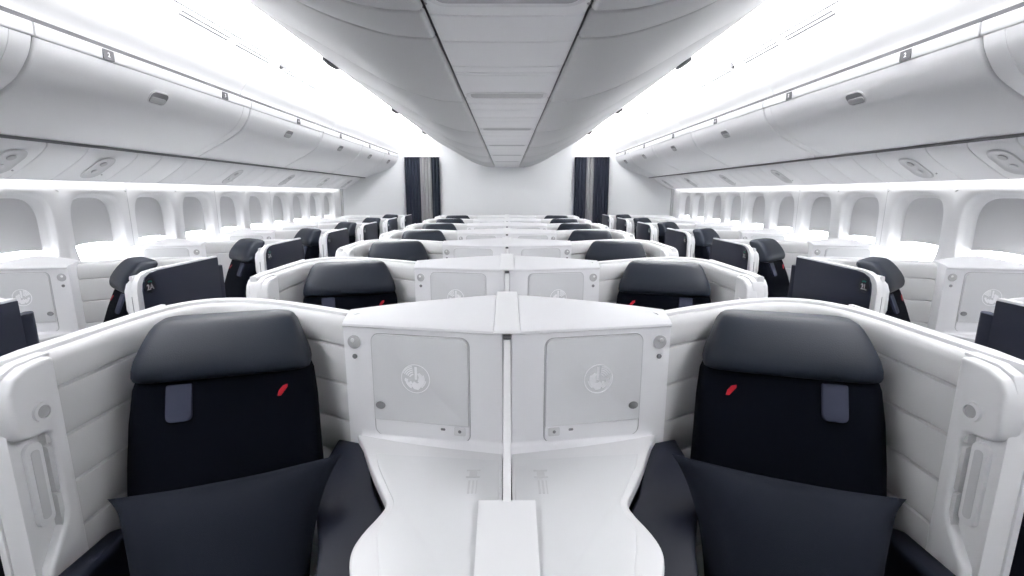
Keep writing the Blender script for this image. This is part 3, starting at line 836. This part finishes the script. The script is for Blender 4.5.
# ------------------------------------------------------------------ overhead bins
BINP = cr([(2.020, 0.658), (2.034, 0.610), (2.062, 0.560), (2.115, 0.495), (2.20, 0.438), (2.30, 0.385), (2.40, 0.333), (2.480, 0.290)], 4)
binY = [0.50, 2.215, 3.98, 5.50, 6.95, 8.20, 9.32]
latY = [1.35, 3.00, 4.72, 6.15, 7.45, 8.60]
plc = [1.35, 2.60, 3.62, 4.85, 6.05, 7.30, 8.45]
for side in (-1, 1):
    sn = 'left' if side < 0 else 'right'
    for i in range(6):
        y0, y1 = binY[i] + 0.005, binY[i + 1] - 0.005
        yc = (y0 + y1) / 2
        base = V(side * 2.40, yc, EYE + 0.29)
        dsc = {0: 'nearest bin, mostly out of the frame', 5: 'last bin before the rear corner'}.get(i, '%s bin counted from the front' % ORD[i])
        b = root('overhead_bin', base, 'pale grey overhead bin above the %s windows, %s' % (sn, dsc), 'overhead bin', 'overhead bins above the %s windows' % sn)
        def L(x, y, hh):
            if i == 5:      # the last bin is cut to follow the angled corner wall
                y = min(y, YBACK - 0.085 - (YBACK - 8.33) * (x - 1.93) / 0.87)
            return V(side * x, y, EYE + hh) - base
        # carcass
        prof = [(x + 0.012, hh + 0.010) for x, hh in BINP] + [(2.74, 0.30), (2.74, 0.72), (2.05, 0.715)]
        bm = bmesh.new()
        prism(bm, [L(x, y0, h) for x, h in prof], [L(x, y1, h) for x, h in prof])
        finish('bin_body', bm, 'bin', b, False)
        # door with rounded ends
        bm = bmesh.new(); rows = []
        for (y, d) in ((y0, 0.020), (y0 + 0.002, 0.011), (y0 + 0.006, 0.004), (y0 + 0.014, 0.0), (y1 - 0.105, 0), (y1 - 0.1025, 0.003), (y1 - 0.10, 0), (y1 - 0.014, 0.0), (y1 - 0.006, 0.004), (y1 - 0.002, 0.011), (y1, 0.020)):
            lo = []; hi = []
            for q, (x, hh) in enumerate(BINP):
                a = BINP[max(q - 1, 0)]; c = BINP[min(q + 1, len(BINP) - 1)]
                tx, tz = c[0] - a[0], c[1] - a[1]; LL = math.hypot(tx, tz)
                nx, nz = -tz / LL, tx / LL    # outward normal points down/inboard => inward is +
                lo.append(L(x + nx * d, y, hh + nz * d)); hi.append(L(x + nx * 0.03, y, hh + nz * 0.03))
            rows.append(lo + hi[::-1])
        strip(bm, rows, close=True, cap=True)
        dr = finish('bin_door', bm, 'bin', b, True)
        # pale rim strip above the door
        prof = [(2.020, 0.660), (2.016, 0.666), (2.013, 0.708), (2.014, 0.718), (2.045, 0.722), (2.045, 0.660)]
        bm = bmesh.new()
        prism(bm, [L(x, y0, h) for x, h in prof], [L(x, y1, h) for x, h in prof])
        rim = finish('bin_rim', bm, 'rim', b, True, 0.003, 2, angle=20)
        # narrow end joint line
        # latch
        yl = latY[i]
        dirx = V(side * (2.115 - 2.062), 0, 0.495 - 0.560).normalized()
        fx = Frame(V(0, 0, 0), (0, 1, 0), -dirx)
        if fx.n.x * side > 0: fx = Frame(V(0, 0, 0), (0, -1, 0), -dirx)
        lc = L(2.066, yl, 0.556)
        fr = Frame(lc, fx.x, fx.y)
        la = plate('latch', fr, rrect(0.150, 0.085, 0.034), -0.002, 0.004, 'rim', dr, 0.002)
        plate('latch_recess', fr, rrect(0.134, 0.072, 0.028), 0.0035, 0.0052, 'latchd', la)
        plate('latch_paddle', Frame(fr.p(0, -0.013), fr.x, fr.y), rrect(0.124, 0.036, 0.015), 0.005, 0.009, 'mgrey', la, 0.001)
        for j, yp in enumerate(plc):
            if y0 < yp - 0.05 and yp + 0.05 < y1:
                frp = Frame(L(2.013, yp, 0.688), (0, 1, 0), (0, 0, 1))
                if frp.n.x * side > 0: frp = Frame(frp.o, (0, -1, 0), (0, 0, 1))
                pl = plate('row_number_plate', frp, rrect(0.068, 0.048, 0.003, 3), -0.002, 0.003, 'back', rim, 0)
                text('row_number', str(j + 1), 0.030, frp, 0.0033, 'white', pl)
    # dark joint between bins and aisle ceiling
    bm = bmesh.new()
    x0, x1 = sorted((side * 2.030, side * 2.060))
    boxm(bm, (x0, YFRONT, EYE + 0.72), (x1, YBACK - 0.10, EYE + 0.78))
    o = finish('trim_%d' % (3 if side < 0 else 4), bm, 'back', None, False); tag(o, kind='structure')
    # plain bin run behind the camera so the cabin stays closed
    bm = bmesh.new()
    x0, x1 = sorted((side * 2.04, side * 2.74))
    boxm(bm, (x0, YFRONT, EYE + 0.30), (x1, 0.49, EYE + 0.70))
    o = finish('trim_%d' % (5 if side < 0 else 6), bm, 'bin', None, False); tag(o, kind='structure')
    # joint line under the bins
    bm = bmesh.new()
    x0, x1 = sorted((side * 2.49, side * 2.52))
    boxm(bm, (x0, YFRONT, EYE + 0.272), (x1, YBACK - 0.7, EYE + 0.288))
    o = finish('trim_%d' % (7 if side < 0 else 8), bm, 'dgrey', None, False); tag(o, kind='structure')
    # solid fairing the service panels are clipped to
    bm = bmesh.new()
    bp = [(2.515, 0.290), (2.525, 0.262), (2.60, 0.200), (2.68, 0.150), (2.745, 0.112), (2.763, 0.104), (2.765, 0.081), (2.769, 0.081), (2.769, 0.290)]
    prism(bm, [V(side * x, YFRONT, EYE + h) for x, h in bp], [V(side * x, 8.34, EYE + h) for x, h in bp])
    o = finish('trim_%d' % (9 if side < 0 else 10), bm, 'dgrey', None, False); tag(o, kind='structure')
    # service panels
    SP = cr([(2.492, 0.276), (2.500, 0.252), (2.535, 0.218), (2.60, 0.172), (2.68, 0.122), (2.752, 0.083), (2.762, 0.090)], 4)
    sy = [0.5, 1.5, 2.0, 2.44, 2.70, 2.96, 3.35, 3.58, 3.85, 4.10, 4.48, 4.88, 5.12, 5.38, 5.62, 6.02, 6.28, 6.52, 6.77, 7.17, 7.45, 7.75, 8.10, 8.34]
    rec = {4: 2.60, 5: 3.17, 10: 4.68, 14: 5.82, 18: 6.97, 21: 7.97}
    for i, (a, b) in enumerate(zip(sy[:-1], sy[1:])):
        c = V(side * 2.60, (a + b) / 2, EYE + 0.17)
        o = extr('service_panel', [(side * x, h) for x, h in SP], a + 0.0015, b - 0.0015, 'soffit', None, 0.006, gapround=0.003)
        for v in o.data.vertices: v.co -= c
        o.location = c
        reads = [q for q in (2.57, 3.15, 4.68, 5.82, 6.97, 7.97) if a < q < b]
        nth = ORD[i] if i < 12 else {12: 'thirteenth', 13: 'fourteenth', 14: 'fifteenth', 15: 'sixteenth', 16: 'seventeenth', 17: 'eighteenth', 18: 'nineteenth', 19: 'twentieth', 20: 'third from the rear', 21: 'second from the rear', 22: 'rearmost'}[i]
        lab = 'pale service panel under the %s bins, %s%s' % (sn, nth if 'rear' in nth else nth + ' from the front', ', with oval reading-light well' if reads else '')
        tag(o, lab, 'service panel', 'service panels under the %s bins' % sn)
        for q in reads:
            t = V(side * (2.68 - 2.55), 0, 0.122 - 0.207).normalized()
            fr = Frame(V(side * 2.612, q, EYE + 0.163) - c, (0, 1, 0), t)
            if fr.n.z > 0: fr = Frame(fr.o, (0, -1, 0), t)
            bm = bmesh.new(); rows = []
            for (s_, d) in ((0.0, 0.0005), (0.008, 0.006), (0.016, 0.006), (0.024, 0.001), (0.05, 0.0006)):
                rows.append([fr.p(x, y, d) for x, y in rrect(0.14 - 1.4 * s_, 0.23 - 2 * s_, 0.065 - s_ * 0.8)])
            strip(bm, rows, close=True, cap=True)
            rw = finish('light_well', bm, 'well', o, True)
            plate('reading_light', Frame(fr.p(0, -0.045), fr.x, fr.y), circle(0.022, 18), 0.0005, 0.006, 'mgrey', rw, 0.001)
            plate('air_nozzle', Frame(fr.p(0, 0.035), fr.x, fr.y), circle(0.018, 18), 0.0005, 0.007, 'lgrey', rw, 0.001)
            plate('status_dot', Frame(fr.p(-0.09, 0.07), fr.x, fr.y), circle(0.005, 10), -0.002, 0.0025, 'mgrey', rw)

# ------------------------------------------------------------------ curtains
for side in (-1, 1):
    sn = 'left' if side < 0 else 'right'
    base = V(side * 1.60, YBACK - 0.10, 0)
    c = root('aisle_curtain', base, 'drawn %s aisle curtain of navy and grey cloth at the rear bulkhead' % sn, 'curtain', 'curtains at the rear bulkhead')
    ztop = EYE + 0.68
    # left: dark 1.93-1.62, grey 1.62-1.42, dark 1.42-1.28 ; right: dark 1.28-1.55, grey..., dark
    bands = [(1.930, 1.630, 'curtd'), (1.640, 1.415, 'curtg'), (1.425, 1.275, 'curtd')] if side < 0 else [(1.275, 1.500, 'curtd'), (1.490, 1.640, 'curtg'), (1.630, 1.930, 'curtd')]
    for bi, (xa, xb, m) in enumerate(bands):
        bm = bmesh.new(); rows = []
        n = 40
        xa, xb = min(xa, xb), max(xa, xb)
        for z in [0.02, 0.6, 1.2, 1.8, ztop]:
            r = []
            for i in range(n + 1):
                t = i / n; x = xa + (xb - xa) * t
                amp = 0.018 * (1 + 0.3 * sin(z * 3 + bi))
                y = amp * sin(2 * pi * t * (xb - xa) / 0.060 + 0.3 * z) + (0.012 if m == 'curtg' else 0)
                r.append(V(side * x, YBACK - 0.10 + y, z) - base)
            rows.append(r)
        fr_ = rows
        bk_ = [[p + V(0, 0.006, 0) for p in r] for r in rows]
        rows2 = [a + b[::-1] for a, b in zip(fr_, bk_)]
        strip(bm, rows2, close=True, cap=True)
        finish('grey_cloth' if m == 'curtg' else 'navy_cloth', bm, m, c, True)
    bm = bmesh.new(); x0, x1 = sorted((side * 1.26 - base.x, side * 1.94 - base.x))
    boxm(bm, (x0, -0.02, ztop), (x1, 0.03, ztop + 0.012))
    finish('curtain_rail', bm, 'rim', c, True, 0.003)

# ------------------------------------------------------------------ lights: cove strips and sidewall wash
def area(name, loc, rot, sx, sy, power, col=(1, 1, 1), label=None, spread=180):
    l = bpy.data.lights.new(name, 'AREA'); l.shape = 'RECTANGLE'; l.size = sx; l.size_y = sy; l.energy = power; l.color = col
    o = bpy.data.objects.new(name, l); COL.objects.link(o); o.location = loc; o.rotation_euler = rot
    l.spread = radians(spread)
    if label: tag(o, label, 'light strip')
    return o
def aim(d):
    z = -d.normalized(); y = V(0, 1, 0); x = y.cross(z)
    return Matrix((x, y, z)).transposed().to_euler()
LEN = YBACK - YFRONT - 0.3; YM = (YBACK + YFRONT) / 2
COOL = (0.985, 0.99, 1.0)
P_LOBE, P_BIN, P_WASH = 350, 70, 11
for side in (-1, 1):
    sn = 'left' if side < 0 else 'right'
    # hidden above the lobe edge, throwing outboard and slightly down onto the aisle ceiling
    q = aim(V(side * 1.0, 0, 0.42))
    area('cove_light', (side * 1.34, YM, EYE + 1.09), q, 0.09, LEN, P_LOBE, COOL, 'bright cove light strip above the %s edge of the centre ceiling' % sn, spread=106)
    area('wash_light', (side * 2.797, (YFRONT + 8.2) / 2, EYE + 0.13), (0, 0, 0), 0.05, 8.2 - YFRONT, P_WASH, COOL, 'hidden wash light strip over the %s windows' % sn, spread=140)

w = bpy.data.worlds.new('daylight'); S.world = w; w.use_nodes = True
w.node_tree.nodes['Background'].inputs[0].default_value = (0.95, 0.98, 1.0, 1)
w.node_tree.nodes['Background'].inputs[1].default_value = 12.0

# ------------------------------------------------------------------ camera
cam = bpy.data.cameras.new('camera'); co = bpy.data.objects.new('camera', cam); COL.objects.link(co)
cam.sensor_width = 36; cam.lens = 36 * 479 / 1024; cam.clip_start = 0.02
cam.shift_x = 5.0 / 1024
co.location = (0, 0, EYE); co.rotation_euler = (radians(90 - 11.1), 0, 0)
S.camera = co
S.view_settings.view_transform = 'Standard'; S.view_settings.look = 'None'
S.view_settings.gamma = 1.0; S.view_settings.use_curve_mapping = False
S.view_settings.exposure = 0.54
S.cycles.max_bounces = 10; S.cycles.diffuse_bounces = 7; S.cycles.use_denoising = True
S.cycles.sample_clamp_indirect = 8
